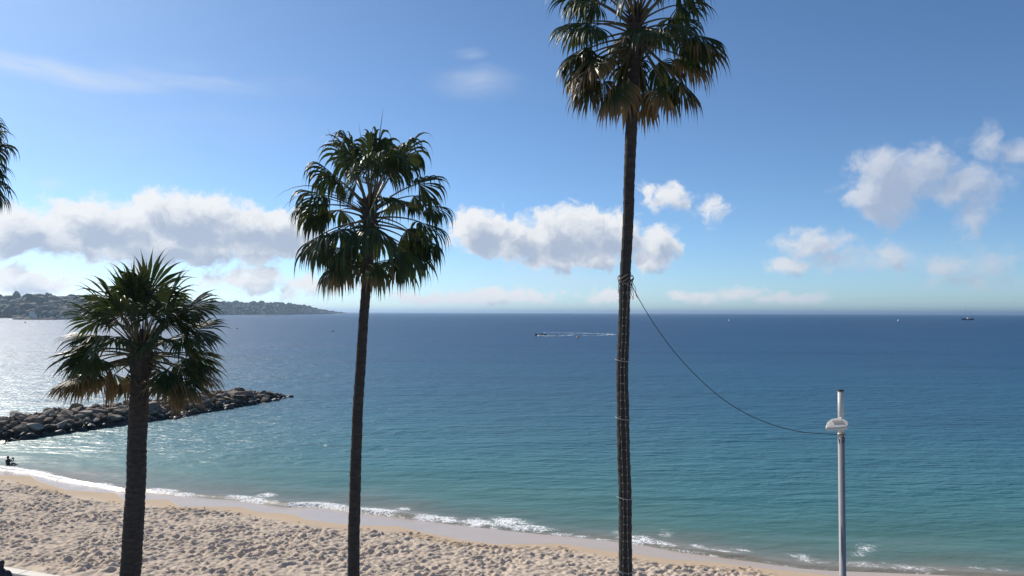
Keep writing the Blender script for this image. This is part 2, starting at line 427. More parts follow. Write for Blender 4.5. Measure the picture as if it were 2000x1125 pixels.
# foam lace
fv = t.v('ADD', pos, t.v('MULTIPLY', t.v('SUBTRACT', t.noise(pos, 1.6, 3, out='Color'), (.5, .5, .5)), (.7, .7, 0)))
vor = t.n('ShaderNodeTexVoronoi', feature='DISTANCE_TO_EDGE'); t.l.new(fv, vor.inputs['Vector']); vor.inputs['Scale'].default_value = 2.6
vor2 = t.n('ShaderNodeTexVoronoi', feature='DISTANCE_TO_EDGE'); t.l.new(fv, vor2.inputs['Vector']); vor2.inputs['Scale'].default_value = 6.5
lace = t.m('MINIMUM', vor.outputs['Distance'], t.m('MULTIPLY', vor2.outputs['Distance'], 1.5))
fo = t.m('MULTIPLY', t.m('MULTIPLY', t.attr('foam'), .69), t.mr(t.noise(t.scalevec(pos, (1.1, 1.1, 0)), 1.0, 5, .7), .25, .68, .25, 1.25))
ff = t.mr(t.m('SUBTRACT', t.m('MULTIPLY', fo, .26), lace), -.03, .07)
ff = t.m('MULTIPLY', ff, t.mr(fo, .1, .4))
t.l.new(t.mix(ff, wc, (.86, .86, .85, 1)), b.inputs['Base Color'])
t.l.new(t.mr(ff, 0, 1, t.mr(lg, .3, .9, .38, .46), .7), b.inputs['Roughness'])
b.inputs['IOR'].default_value = 1.333; b.inputs['Specular IOR Level'].default_value = .38
# chop: ripples drawn out along the crests, at several sizes; calmer and rougher bands
def wave(sx_, sy_, rot, detail=3.0):
    mp = t.n('ShaderNodeMapping'); t.l.new(pos, mp.inputs[0]); mp.inputs['Rotation'].default_value = (0, 0, R(rot)); mp.inputs['Scale'].default_value = (sx_, sy_, 1)
    return t.noise(mp.outputs[0], 1.0, detail, .55, .3)
hgt = t.m('MULTIPLY', wave(.85, 2.1, 14), .15)
hgt = t.m('ADD', hgt, t.m('MULTIPLY', wave(.25, .75, 8), .46))
hgt = t.m('ADD', hgt, t.m('MULTIPLY', wave(.05, .16, 20, 2.0), .55))
hgt = t.m('ADD', hgt, t.m('MULTIPLY', wave(2.6, 5.0, -10, 2.0), .045))
band = t.noise(t.scalevec(pos, (.006, .022, 0)), 1.0, 3, .6)
bp = t.n('ShaderNodeBump', i_Distance=1.0)
t.l.new(t.mr(band, .3, .7, .7, 1.0), bp.inputs['Strength'])
t.l.new(t.m('MULTIPLY', hgt, t.mr(lg, .2, .62, .35, 1.9)), bp.inputs['Height'])
t.l.new(bp.outputs[0], b.inputs['Normal'])
sea = tag(link('sea', me, m), kind='structure')

# ------------------------------------------------------------------ promenade and its wall
WALL_D = 22.0
def shore_pt(u, d, z): x, y = O[0] + u * T[0] - d * NRM[0], O[1] + u * T[1] - d * NRM[1]; return (x, y, z)
p1, p2 = onz(25, 1114, 3.0), onz(70, 1124, 3.0)
WALL_D = float(np.mean([-uv(p1)[1], -uv(p2)[1]]))
PROM_Z = 2.1
pav = simple('promenade_paving', (.42, .39, .35), .85, 0, .12, .8)
mb = MB(); mb.add([shore_pt(-140, WALL_D + .2, PROM_Z), shore_pt(140, WALL_D + .2, PROM_Z), shore_pt(140, WALL_D + 95, PROM_Z), shore_pt(-140, WALL_D + 95, PROM_Z)], [(0, 3, 2, 1)])
tag(mb.build('promenade', pav), kind='structure')
root = tag(empty('sea_wall', shore_pt(0, WALL_D, 1.2), math.atan2(T[1], T[0])), 'low cream wall with flat coping between promenade and sand', 'wall')
MB().box((0, 0, .78), (280, .3, 1.9)).build('wall_body', simple('cream_render', (.50, .45, .38), .9), root)
cop = simple('coping_stone', (.74, .68, .58), .75)
me = None
for k in range(-30, 30):
    if me is None:
        o = MB().box((0, 0, 0), (1.98, .46, .09)).build('coping', cop, root); me = o.data
        bv = bmesh.new(); bv.from_mesh(me); bmesh.ops.bevel(bv, geom=bv.edges[:], offset=.015, segments=1, affect='EDGES'); bv.to_mesh(me); bv.free()
    else: o = link('coping', me, None, root)
    o.location = (k * 2.0 - 1.0, 0, 1.776)

# ------------------------------------------------------------------ breakwater of boulders
FR = [onz(-220, 905), onz(-100, 884), onz(0, 866), onz(100, 852), onz(250, 831), onz(330, 820), onz(400, 808), onz(470, 795), onz(530, 784), onz(566, 776)]
FR = np.array(FR)[:, :2]
seg = np.r_[0, np.cumsum(np.linalg.norm(np.diff(FR, axis=0), axis=1))]
def front(q): return np.array([np.interp(q, seg, FR[:, 0]), np.interp(q, seg, FR[:, 1])])
def side_n(q):
    a, b_ = front(max(q - 2, 0)), front(min(q + 2, seg[-1])); tt = (b_ - a) / np.linalg.norm(b_ - a); return np.array([-tt[1], tt[0]]), tt
PROF = np.array([(-.4, -.5), (.6, .35), (2.4, 1.35), (4.0, 1.7), (7.0, 1.75), (9.0, .6), (10.5, -.5)])
def heap_z(wd_, q):
    tipf = np.interp(seg[-1] - q, [0, 3, 9, 16], [.18, .55, .92, 1.]); return np.interp(wd_, PROF[:, 0], PROF[:, 1]) * tipf
def heap_w(q): return np.interp(seg[-1] - q, [0, 5, 14], [.25, .75, 1.])
rock_m, t, b = mat('boulder_rock')
co = t.n('ShaderNodeTexCoord').outputs['Object']; oi = t.n('ShaderNodeObjectInfo').outputs['Random']
gp = t.n('ShaderNodeNewGeometry').outputs['Position']; sz = t.n('ShaderNodeSeparateXYZ'); t.l.new(gp, sz.inputs[0])
base = t.ramp(oi, [(0, (.10, .072, .05)), (.35, (.16, .118, .082)), (.75, (.24, .18, .13)), (1, (.46, .38, .30))])
base = t.mix(t.mr(t.noise(co, 3, 5, .65), .35, .7, 0, .6), base, (.10, .085, .07, 1))
algae = t.mr(t.m('MULTIPLY_ADD', t.m('SUBTRACT', t.noise(gp, 1.2, 3), .5), 1.0, sz.outputs[2]), .35, 1.05)
t.l.new(t.mix(algae, (.022, .022, .018, 1), base), b.inputs['Base Color'])
t.l.new(t.mr(algae, 0, 1, .45, .85), b.inputs['Roughness'])
bp = t.n('ShaderNodeBump', i_Strength=.6, i_Distance=.12); t.l.new(t.noise(co, 5, 6, .65), bp.inputs['Height']); t.l.new(bp.outputs[0], b.inputs['Normal'])
def boulder_mesh(seed):
    r2 = random.Random(seed); bm = bmesh.new(); bmesh.ops.create_icosphere(bm, subdivisions=2, radius=1.0)
    planes = [(Vector((r2.gauss(0, 1), r2.gauss(0, 1), r2.gauss(0, 1))).normalized(), r2.uniform(.42, .76)) for _ in range(14)]
    for v in bm.verts:
        for n_, d_ in planes:
            q = v.co.dot(n_)
            if q > d_: v.co -= n_ * (q - d_)
        v.co *= r2.uniform(.96, 1.04)
    me = bpy.data.meshes.new('boulder'); bm.to_mesh(me); bm.free(); me.materials.append(rock_m); return me
bmeshes = [boulder_mesh(k) for k in range(9)]
bw = tag(empty('breakwater', (FR[4][0] - 4, FR[4][1] + 2, 0)), 'long low breakwater of brown boulders running out from the beach', 'breakwater')
bo = np.array(bw.location)
placed = []; stones = []
tries = 0
while len(stones) < 640 and tries < 30000:
    tries += 1
    q = random.uniform(0, seg[-1]); wq = random.uniform(-.3, 7.6) if tries % 6 else random.uniform(7, 10)
    n_, tt = side_n(q); ws = heap_w(q); p = front(q) + n_ * wq * ws; z = heap_z(wq, q)
    r = random.choice((random.uniform(.36, .6), random.uniform(.55, .95), random.uniform(.6, 1.05))) * np.interp(seg[-1] - q, [0, 6], [.7, 1]); P3 = np.array([p[0], p[1], z])
    if placed:
        A = np.array(placed); dd_ = np.linalg.norm(A[:, :3] - P3, axis=1)
        if (dd_ < .66 * (A[:, 3] + r)).any(): continue
    placed.append((p[0], p[1], z, r)); stones.append((P3, r))
def shows(P):          # size in view: nearer and on the lit crest or the seaward-facing flank counts most
    d = np.linalg.norm(P[0][:2]); inside = abs(P[0][0] / P[0][1]) < .72
    return (P[1] / d) * (1 if inside else .2) * (1 if P[0][2] > -.1 else .5)
stones.sort(key=shows, reverse=True)
smallV, smallF = [], []
for k, (P3, r) in enumerate(stones):
    if k >= 292:
        Mx = Matrix.Translation(Vector(P3 - bo)) @ Matrix.Rotation(random.uniform(0, 6.28), 4, 'Z') @ Matrix.Diagonal((r * 1.1, r, r * .7, 1))
        bmq = bmeshes[k % 9]; off_ = len(smallV); smallV += [tuple(Mx @ v.co) for v in bmq.vertices]; smallF += [tuple(off_ + i for i in p.vertices) for p in bmq.polygons]; continue
    o = link('boulder', bmeshes[k % 9], None, bw)
    o.location = P3 - bo + np.array([0, 0, random.uniform(-.15, .2)])
    o.rotation_euler = (random.uniform(-.4, .4), random.uniform(-.4, .4), random.uniform(0, 6.28))
    o.scale = (r * random.uniform(1.1, 1.75), r * random.uniform(1.0, 1.35), r * random.uniform(.55, .8))
if smallV: link('more_boulders', mesh(smallV, smallF), rock_m, bw)['kind'] = 'stuff'
# small stones packed between the boulders
qs = np.linspace(0, seg[-1] + .0, 150); wsx = np.linspace(-.8, 10.8, 34)
GX = np.zeros((150, 34)); GY = GX.copy(); GZ = GX.copy()
for i, q in enumerate(qs):
    n_, tt = side_n(q); ws = heap_w(q); f0 = front(q)
    for j, wq in enumerate(wsx):
        p = f0 + n_ * wq * ws; GX[i, j], GY[i, j] = p; GZ[i, j] = heap_z(wq, q) - .25
GZ += .35 * fbm(GX * 1.1, GY * 1.1, 3)
o = link('rubble_core', grid_mesh(GX - bo[0], GY - bo[1], GZ), rock_m, bw); o['kind'] = 'stuff'; o.data.polygons.foreach_set('use_smooth', [False] * len(o.data.polygons))

# ------------------------------------------------------------------ far headland
HP = [(-500,628,565),(-250,626,568),(-100,625,572),(0,621,582),(60,622,581),(130,621,582),(200,619,585),(300,617,588),(400,615.6,589),(450,615.4,588.5),(500,615.2,590),(545,615,592),(580,614.6,594.5),(615,614.2,600),(640,613.6,605),(660,612.8,608.5),(690,612,610.4)]
HPx = np.array([h[0] for h in HP]); hs = []
for px in np.arange(-500, 690.1, 5):
    yb = np.interp(px, HPx, [h[1] for h in HP]); yt = np.interp(px, HPx, [h[2] for h in HP])
    a = onz(px, yb); depth = a[1] + 240
    top = aty(px, yt, depth)[2] - 9.5
    hs.append((a[0], a[1], max(top, 1.2)))
hs = np.array(hs); n = len(hs)
dep = np.array([-30, 0, 12, 40, 90, 150, 240, 330, 450, 600])
prof = np.array([-.12, .02, .12, .30, .55, .80, 1.0, .92, .6, .0])
dirs = hs[:, :2] / np.linalg.norm(hs[:, :2], axis=1)[:, None]
GX = hs[:, :1] + dirs[:, :1] * dep[None]; GY = hs[:, 1:2] + dirs[:, 1:] * dep[None]
GZ = hs[:, 2:] * prof[None] + 2.0 * fbm(GX * .01, GY * .01, 3) * (prof[None] > .1)
hm = simple('headland_ground', (.06, .068, .04), .95, 0, .3, .02)
tag(link('headland', grid_mesh(GX, GY, GZ), hm), kind='structure')
# the wood that covers it: crowns too far off to tell apart
wood = MB(); tm = []
for k in range(5):
    bm = bmesh.new(); bmesh.ops.create_icosphere(bm, subdivisions=2, radius=1.0)
    for v in bm.verts: v.co *= 1 + .22 * math.sin(v.co.x * 5 + k) * math.cos(v.co.y * 4.3 + 2 * k) + random.uniform(-.1, .1)
    tm.append((np.array([v.co[:] for v in bm.verts]), np.array([[v.index for v in f.verts] for f in bm.faces]))); bm.free()
VV, FF, off = [], [], 0
for k in range(2600):
    i = random.uniform(0, n - 4); i0 = int(i); fr_ = i - i0
    d_ = random.uniform(6, 262) if k % 3 else random.uniform(180, 262)
    h_ = hs[i0] * (1 - fr_) + hs[i0 + 1] * fr_
    dr_ = dirs[i0]; x, y = h_[0] + dr_[0] * d_, h_[1] + dr_[1] * d_
    z = h_[2] * np.interp(d_, dep, prof)
    big = random.uniform(.6, 1.35) * (1.7 if random.random() < .12 else 1) * np.interp(i0, [0, n - 25, n], [1.0, 1.0, .55])
    V_, F_ = tm[k % 5]
    sx_, sz_ = (6.5 * big, 4.6 * big) if random.random() < .9 else (3.4 * big, 6 * big)
    V2 = V_ * np.array([sx_, sx_, sz_]) + np.array([x, y, z + sz_ * .75])
    VV.append(V2); FF.append(F_ + off); off += len(V_)
wm, t, b = mat('headland_foliage')
gp = t.n('ShaderNodeNewGeometry').outputs['Position']
t.l.new(t.mix(t.mr(t.noise(gp, .03, 4), .3, .7), (.036, .048, .034, 1), (.07, .08, .058, 1)), b.inputs['Base Color']); b.inputs['Roughness'].default_value = .9
o = link('headland_wood', mesh(np.concatenate(VV), np.concatenate(FF)), wm, None, True); tag(o, 'dark evergreen wood covering the far headland', 'wood', kind='stuff')
# villas and harbour houses
hw = simple('house_plaster', (.78, .72, .66), .8, 0, .06); hr = simple('roof_tile', (.42, .22, .15), .8); hg = simple('window_glass', (.05, .06, .08), .2)
def house(px, py, dback, wdt, hgt_, dpt, label, zadd=0):
    a = onz(px, np.interp(px, HPx, [h[1] for h in HP])); p = a[:2] + a[:2] / np.linalg.norm(a[:2]) * dback
    z = aty(px, py, p[1])[2]
    r_ = tag(empty('house', (p[0], p[1], z), random.uniform(-.3, .3) - math.atan2(p[0], p[1])), label, 'house', 'pale houses along the far shore')
    wdt, hgt_, dpt = wdt * .55, hgt_ * .62, dpt * .6
    MB().box((0, 0, hgt_ / 2 - 3), (wdt, dpt, hgt_ + 6)).build('wall', hw, r_)
    x, y, h0 = wdt / 2 + .4, dpt / 2 + .4, hgt_
    MB().add([(-x,-y,h0),(x,-y,h0),(x,y,h0),(-x,y,h0),(-x*.6,0,h0+2),(x*.6,0,h0+2)], [(0,1,5,4),(1,2,5),(2,3,4,5),(3,0,4),(0,3,2,1)]).build('roof', hr, r_)
    nw = max(2, int(wdt / 4)); wme = None
    for i in range(nw):
        o = MB().box((0, 0, 0), (1.2, .12, 1.6)).build('window', hg, r_) if wme is None else link('window', wme, None, r_)
        wme = o.data; o.location = (-wdt / 2 + (i + .5) * wdt / nw, -dpt / 2 - .02, hgt_ * .55)
HL = [(62,614,10,16,6,'two storey pale house'), (74,616,12,12,5,'small pale house'), (84,617,8,14,6,'wide pale house'), (95,617,10,11,7,'tall narrow pale house'), (103,613,40,13,5,'pale house up the slope'), (58,612,60,14,5,'pale villa up the slope'),
      (115,618,8,30,4,'long low pale boathouse'), (68,617,9,9,5,'smallest pale house'), (79,613,34,10,5,'pale house set back'), (89,612,50,9,6,'pale cottage above the harbour'), (99,619,5,8,5,'pale hut at the waterside'), (108,615,22,10,6,'pale square house'), (48,619,6,12,5,'pale house at the harbour corner'), (20,616,30,12,5,'pale house behind the quay'), (8,619,8,34,3.5,'long low pale quay building'), (30,619,8,20,3.5,'low pale harbour shed'), (100,594,150,13,5,'pale villa high among trees'), (441,594,205,15,8,'white villa on the skyline among trees'), (477,600,110,13,5,'white villa below the skyline'), (543,596,150,12,5,'white house among trees near the point')]
for (px, py, db, wd_, hh, lb) in HL: house(px, py, db, wd_, hh, 9, lb + ' on the far headland')
# dark harbour mole in front of the houses and a reef off the point
def mole(name, pts, r, label, hgt_=2.2):
    P_ = np.array([onz(px, py) for px, py in pts]); V = []; F = []
    N = 40; qi = np.linspace(0, len(P_) - 1, N)
    C = np.stack([np.interp(qi, range(len(P_)), P_[:, c]) for c in range(3)], -1)
    gx = np.zeros((N, 9)); gy = gx.copy(); gz = gx.copy()
    for i in range(N):
        d_ = C[i, :2] / np.linalg.norm(C[i, :2])
        for j in range(9):
            s_ = (j - 4) / 4; gx[i, j], gy[i, j] = C[i, :2] + d_ * r * s_
            gz[i, j] = (1 - abs(s_)**1.5) * hgt_ * min(1, i / 3, (N - 1 - i) / 3) * (.7 + .5 * random.random()) - .3
    tag(link(name, grid_mesh(gx, gy, gz), rock_m), label, 'rocks')
mole('harbour_mole', [(18, 624.3), (60, 624.6), (110, 624.6), (180, 623)], 5, 'dark low harbour mole before the pale waterside houses', 3.4)
mole('reef', [(478, 617.4), (520, 617.6), (570, 616.8)], 8, 'dark low reef off the wooded point', 1.6)

# ------------------------------------------------------------------ palms
leaf_m, t, b = mat('palm_leaf')
s_ = t.attr('along'); ag = t.attr('age')
n_ = t.noise(t.n('ShaderNodeTexCoord').outputs['Object'], 2.5, 3)
green = t.mix(n_, (.018, .036, .014, 1), (.042, .064, .022, 1))
tan = t.mix(n_, (.15, .085, .038, 1), (.25, .155, .072, 1))
fb_ = t.mr(t.m('ADD', t.m('MULTIPLY', s_, .75), t.m('MULTIPLY', ag, 1.25)), .85, 1.25)
lc = t.mix(fb_, green, tan)
t.l.new(lc, b.inputs['Base Color']); b.inputs['Roughness'].default_value = .45; b.inputs['Specular IOR Level'].default_value = .24
tr = t.n('ShaderNodeBsdfTranslucent'); t.l.new(t.mix(.35, lc, (.16, .19, .03, 1)), tr.inputs[0])
mx = t.n('ShaderNodeMixShader', i_0=.2); t.l.new(b.outputs[0], mx.inputs[1]); t.l.new(tr.outputs[0], mx.inputs[2])
t.l.new(mx.outputs[0], leaf_m.node_tree.nodes['Material Output'].inputs[0])
stalk_m = simple('palm_stalk', (.085, .068, .03), .5, 0, .35, 4)
bark_m, t, b = mat('palm_bark')
co = t.n('ShaderNodeTexCoord').outputs['Object']
k1 = t.noise(t.scalevec(co, (5, 5, 14)), 1.0, 5, .65); k2 = t.noise(t.scalevec(co, (26, 26, 2.2)), 1.0, 4, .6)
bc = t.mix(t.mr(k1, .3, .7), (.020, .017, .016, 1), (.062, .047, .038, 1)); bc = t.mix(t.mr(k2, .5, .72), bc, (.03, .024, .02, 1))
rv = t.attr('ring'); bc = t.mix(t.mr(rv, .0, 1.0, 0, .4), bc, (.035, .028, .024, 1))
t.l.new(bc, b.inputs['Base Color']); b.inputs['Roughness'].default_value = .92
bp = t.n('ShaderNodeBump', i_Strength=.8, i_Distance=.02); t.l.new(t.m('ADD', k1, k2), bp.inputs['Height']); t.l.new(bp.outputs[0], b.inputs['Normal'])

def nrm(v): return v / (np.linalg.norm(v) + 1e-9)
def frond(base, incl, az, pet, Rb, droop, age, fold=.5, nseg=34, spread=112, bend=.35, petr=.022, tipdroop=1.0, seed=0, twist=0.0):
    """one fan leaf: stalk mesh (V,F) and blade mesh (V,F,along)"""
    r2 = np.random.default_rng(seed)
    d = np.array([math.sin(incl) * math.cos(az), math.sin(incl) * math.sin(az), math.cos(incl)])
    hor = np.array([math.cos(az), math.sin(az), 0.]); gdir = np.array([0, 0, -1.])
    pts = [np.array(base, float)]; N = 7
    for k in range(N):
        d = nrm(d + gdir * bend * math.sin(min(max(math.acos(np.clip(d[2], -1, 1)), .12), 3.0)) / N * (1 + k / N)); pts.append(pts[-1] + d * pet / N)
    st = MB().tube(pts, np.linspace(petr * 1.5, petr * .7, N + 1), 5, True)
    f = d; lat = np.array([-math.sin(az), math.cos(az), 0.]); lat = nrm(lat - f * lat.dot(f)); nn = np.cross(f, lat)
    if nn[2] < 0 and incl < 1.2: pass
    up = nn if nn.dot(hor * -.3 + np.array([0, 0, 1])) > 0 else -nn
    if twist: lat, up = lat * math.cos(twist) + up * math.sin(twist), up * math.cos(twist) - lat * math.sin(twist)
    V = []; F = []; A = []
    M = 10; ss_ = np.linspace(0, 1, M + 1); dth = R(2 * spread / nseg)
    for i in range(nseg):
        a = R(-spread + (i + .5) * 2 * spread / nseg) + r2.normal(0, .02)
        aa = abs(a) / R(spread)
        L = Rb * (1 - .30 * aa**2) * r2.uniform(.78, 1.14)
        if r2.random() < .05: continue
        dr = nrm(math.cos(a) * f + math.sin(a) * (lat * math.cos(fold) - up * math.sin(fold) * np.sign(math.sin(a))) + up * .10)
        side = nrm(-math.sin(a) * f + math.cos(a) * lat); p = pts[-1].copy(); sdroop = droop * r2.uniform(.6, 1.5)
        o0 = len(V)
        broken = r2.random() < .13
        for k, s in enumerate(ss_):
            if k > 0:
                dr = nrm(dr + gdir * (sdroop * (.10 + 1.9 * max(0, s - .42)**1.1 * tipdroop + (1.2 if broken and s > .5 else 0)) / 2.2)); p = p + dr * L / M
            sd_ = nrm(side - dr * side.dot(dr)); nu = np.cross(dr, sd_)
            wfull = L * s * math.tan(dth / 2) * 1.08
            wd_ = wfull if s <= .6 else L * .6 * math.tan(dth / 2) * 1.08 * (1 - (s - .6) / .4)**1.5
            wd_ = max(wd_, .0035 if s < 1 else .0015)
            V += [p - sd_ * wd_, p + nu * wd_ * .55, p + sd_ * wd_]; A += [s] * 3
            if k > 0:
                b0 = o0 + 3 * k
                F += [(b0 - 3, b0 - 2, b0 + 1, b0), (b0 - 2, b0 - 1, b0 + 2, b0 + 1)]
    return st, V, F, A
def add_frond(root, base, name='frond', age=0.0, **kw):
    st, V, F, A = frond(base, age=age, **kw)
    o = link(name, mesh(V, F, {'along': A, 'age': [age] * len(A)}), leaf_m, root)
    st.build('stalk', stalk_m, o, True)
    return o
def spear(root, base, incl, az, L, r=.03, bend=.1):
    d = np.array([math.sin(incl) * math.cos(az), math.sin(incl) * math.sin(az), math.cos(incl)]); pts = [np.array(base, float)]
    for k in range(9): d = nrm(d + np.array([0, 0, -1]) * bend * k / 9); pts.append(pts[-1] + d * L / 9)
    rr = r * np.array([.6, .7, .8, .9, 1, .9, .7, .5, .3, .1]); return MB().tube(pts, rr, 5).build('spear_leaf', stalk_m, root, True)
def palm(label, depth, trunk_px, seed, pitch, crown, base_flare=1.0):
    """trunk_px: (x, y, width) down the trunk as measured; the crown springs from the first one"""
    r2 = np.random.default_rng(seed)
    tops = [aty(x, y, depth) for x, y, _ in trunk_px]; wds = [wd_ * .93 / FPX * depth / 2 for _, _, wd_ in trunk_px]
    lo, lo2 = tops[-1], tops[-2]; sl = (lo - lo2) / (lo2[2] - lo[2])
    tops.append(np.array([lo[0] + .6 * sl[0] * (lo[2] - PROM_Z), depth, PROM_Z - .15])); wds.append(wds[-1] * 1.25 * base_flare)
    tops = np.array(tops)[::-1]; wds = np.array(wds)[::-1]
    root = tag(empty('palm_tree', (tops[0][0], depth, PROM_Z)), label, 'palm tree', 'tall fan palms on the promenade'); o0 = np.array(root.location)
    zs = np.arange(tops[0][2], tops[-1][2], .035); ns = 26
    cx = np.interp(zs, tops[:, 2], tops[:, 0]); k_ = np.ones(21) / 21
    cxs = np.convolve(np.pad(cx, 10, 'edge'), k_, 'valid'); rr = np.interp(zs, tops[:, 2], wds)
    th = np.linspace(0, 2 * math.pi, ns + 1); ZZ, TH = np.meshgrid(zs, th, indexing='ij')
    zz = ZZ + .05 * pn(TH * .8 + seed, ZZ * .6) + .05 * np.sin(TH + seed)
    ph = (zz / pitch + .25 * pn(zz * .9, zz * 0 + seed)) % 1.0
    rad = rr[:, None] * (1 + .07 * (ph**1.5 - .5) + .05 * pn(np.cos(TH) * 2 + seed, ZZ * 2.2 + np.sin(TH)) + .035 * pn(np.cos(TH) * 6, ZZ * 9 + 3 * np.sin(TH)))
    wob = .03 * pn(zs * .5 + seed, zs * 0 + 2)
    TX = (cxs + wob)[:, None] + rad * np.cos(TH) - o0[0]; TY = rad * np.sin(TH); TZ = ZZ - o0[2]
    TX[:, -1] = TX[:, 0]; TY[:, -1] = TY[:, 0]
    link('trunk', grid_mesh(TX, TY, TZ, {'ring': (ph < .22).astype(float)}), bark_m, root)
    top = tops[-1] - o0; rt = wds[-1]
    # fibrous heart of old leaf bases
    mb = MB(); mb.tube([top + np.array([0, 0, z]) for z in (-.5, -.2, .1, .4, .65, .8)], np.array([1.0, 1.25, 1.3, 1.0, .6, .15]) * rt, 12)
    for k in range(46):
        a = k * 2.4; z = -.75 + k / 46 * 1.3; d_ = np.array([math.cos(a), math.sin(a), .9])
        p = top + np.array([math.cos(a) * rt * .9, math.sin(a) * rt * .9, z]); mb.tube([p, p + d_ * .1, p + d_ * r2.uniform(.15, .25)], [.04, .03, .012], 4)
    mb.build('crown_heart', bark_m, root)
    N = crown['n']; lo_i, hi_i = crown['incl']
    for k in range(N):
        q = (k + .5) / N
        incl = R(lo_i + (hi_i - lo_i) * q**crown.get('pw', .85)) + r2.normal(0, .15); az = k * 2.39996 + r2.normal(0, .32)
        if crown.get('clear') and incl > R(crown['clear']):         # these hang to the sides and leave the trunk in view
            da = (az + math.pi / 2 + math.pi) % (2 * math.pi) - math.pi
            if abs(da) < .75: az += math.copysign(.9, da)
        h = .55 - crown.get('drop', 1.0) * q**1.1
        base = top + np.array([math.cos(az) * rt * .8, math.sin(az) * rt * .8, h])
        age = max(0, (q - crown['old']) / (1 - crown['old'])) * r2.uniform(.45, 1.0) * crown['agek'] + r2.uniform(0, .12)
        pet = crown['pet'] * r2.uniform(.8, 1.15) * np.interp(q, [0, .15, .35, 1], [.8, crown.get('top', 1), 1, .85]); Rb = crown['R'] * r2.uniform(.88, 1.12) * np.interp(q, [0, .1, 1], [.85, 1, .92])
        add_frond(root, base, incl=incl, az=az, pet=pet, Rb=Rb, droop=crown['droop'] * r2.uniform(.75, 1.3), age=age, fold=r2.uniform(.25, .75), seed=seed * 100 + k, bend=crown['bend'], tipdroop=crown.get('tip', 1.0), twist=r2.normal(0, .35), nseg=32)
    return root, top, o0

P1r, P1t, P1o = palm('stout short palm with browned lower fronds and two broken fronds dangling', 20.0,
     [(276,700,36),(274,728,36),(271,800,38),(267,900,38),(262,1000,39),(255,1125,41)], 11, .17,
     dict(top=.85, clear=84, drop=.75, n=58, incl=(6, 108), old=.45, agek=.8, pet=1.34, R=1.16, droop=.5, bend=.30, pw=.8))
P2r, P2t, P2o = palm('slender palm with full round drooping crown and bare curved trunk', 21.0,
     [(722,428,24),(718,500,22),(712,600,20),(705,700,21),(699,800,22),(695,900,23),(692,1000,24),(690,1125,25)], 23, .30,
     dict(n=48, incl=(3, 128), old=.7, agek=.7, pet=1.5, R=1.25, droop=.85, bend=.34, pw=.85, tip=2.6))
P3r, P3t, P3o = palm('tallest palm, its trunk wound with light strings and tied to cable', 18.5,
     [(1241,62,24),(1236,180,25),(1232,260,25),(1228,400,23),(1222,540,23),(1218,640,24),(1215,720,25),(1217,820,26),(1220,950,27),(1222,1125,28)], 37, .30,
     dict(clear=100, n=52, incl=(3, 120), old=.5, agek=.7, pet=1.42, R=1.2, droop=.8, bend=.36, pw=.85, tip=2.0))
P0r, P0t, P0o = palm('tall palm beyond the stout short palm, only drooping frond tips showing', 22.0,
     [(-104,325,24),(-110,500,22),(-128,800,24),(-135,1125,26)], 51, .30,
     dict(n=52, incl=(3, 140), old=.7, agek=.5, pet=1.2, R=1.1, droop=.9, bend=.34, pw=.85, tip=2.4))
for k, (inc, az, pet, Rb, ag_) in enumerate([(128, 3.0, 1.35, 1.05, .45), (150, 3.75, 1.3, 1.15, .5), (140, 3.35, 1.2, 1.0, .55), (158, 3.9, 1.05, 1.1, .6), (150, 5.7, 1.3, 1.05, .6), (128, 6.1, 1.4, 1.1, .5), (138, .25, 1.25, 1.05, .45), (146, 2.4, 1.2, 1.0, .6), (148, 1.0, 1.2, 1.0, .6), (132, 5.9, 1.3, 1.1, .3)]):
    add_frond(P3r, P3t + np.array([math.cos(az) * .14, math.sin(az) * .14, -.35]), incl=R(inc), az=az, pet=pet, Rb=Rb, droop=.7, age=ag_, fold=.7, seed=900 + k, bend=.3, tipdroop=2.0, twist=.3 * (-1)**k, nseg=26, spread=92)
# new spears and bare flower stalks
spear(P2r, P2t + np.array([.02, 0, .5]), .12, .3, 2.75, .022, .02); spear(P2r, P2t + np.array([.0, 0, .5]), .15, 3.0, 2.3, .018, .02); spear(P2r, P2t + np.array([-.05, 0, .45]), .52, 3.14, 2.45, .02, -.02)
for dz, L, inc, bd in ((.25, 2.95, 1.0, .32), (.2, 2.75, 1.02, .40), (.1, 2.5, 1.05, .38)): spear(P2r, P2t + np.array([-.1, -.1, dz]), inc, 3.3 - dz, L, .016, bd)
spear(P1r, P1t + np.array([0, 0, .5]), .05, .3, 1.9, .024, .0); spear(P1r, P1t + np.array([0, 0, .5]), .16, 3.1, 2.1, .026, .0)
for dz, L, inc, bd in ((.35, 2.7, .72, .30), (.3, 2.55, .80, .28)): spear(P1r, P1t + np.array([-.08, -.05, dz]), inc, 3.2, L, .014, bd)
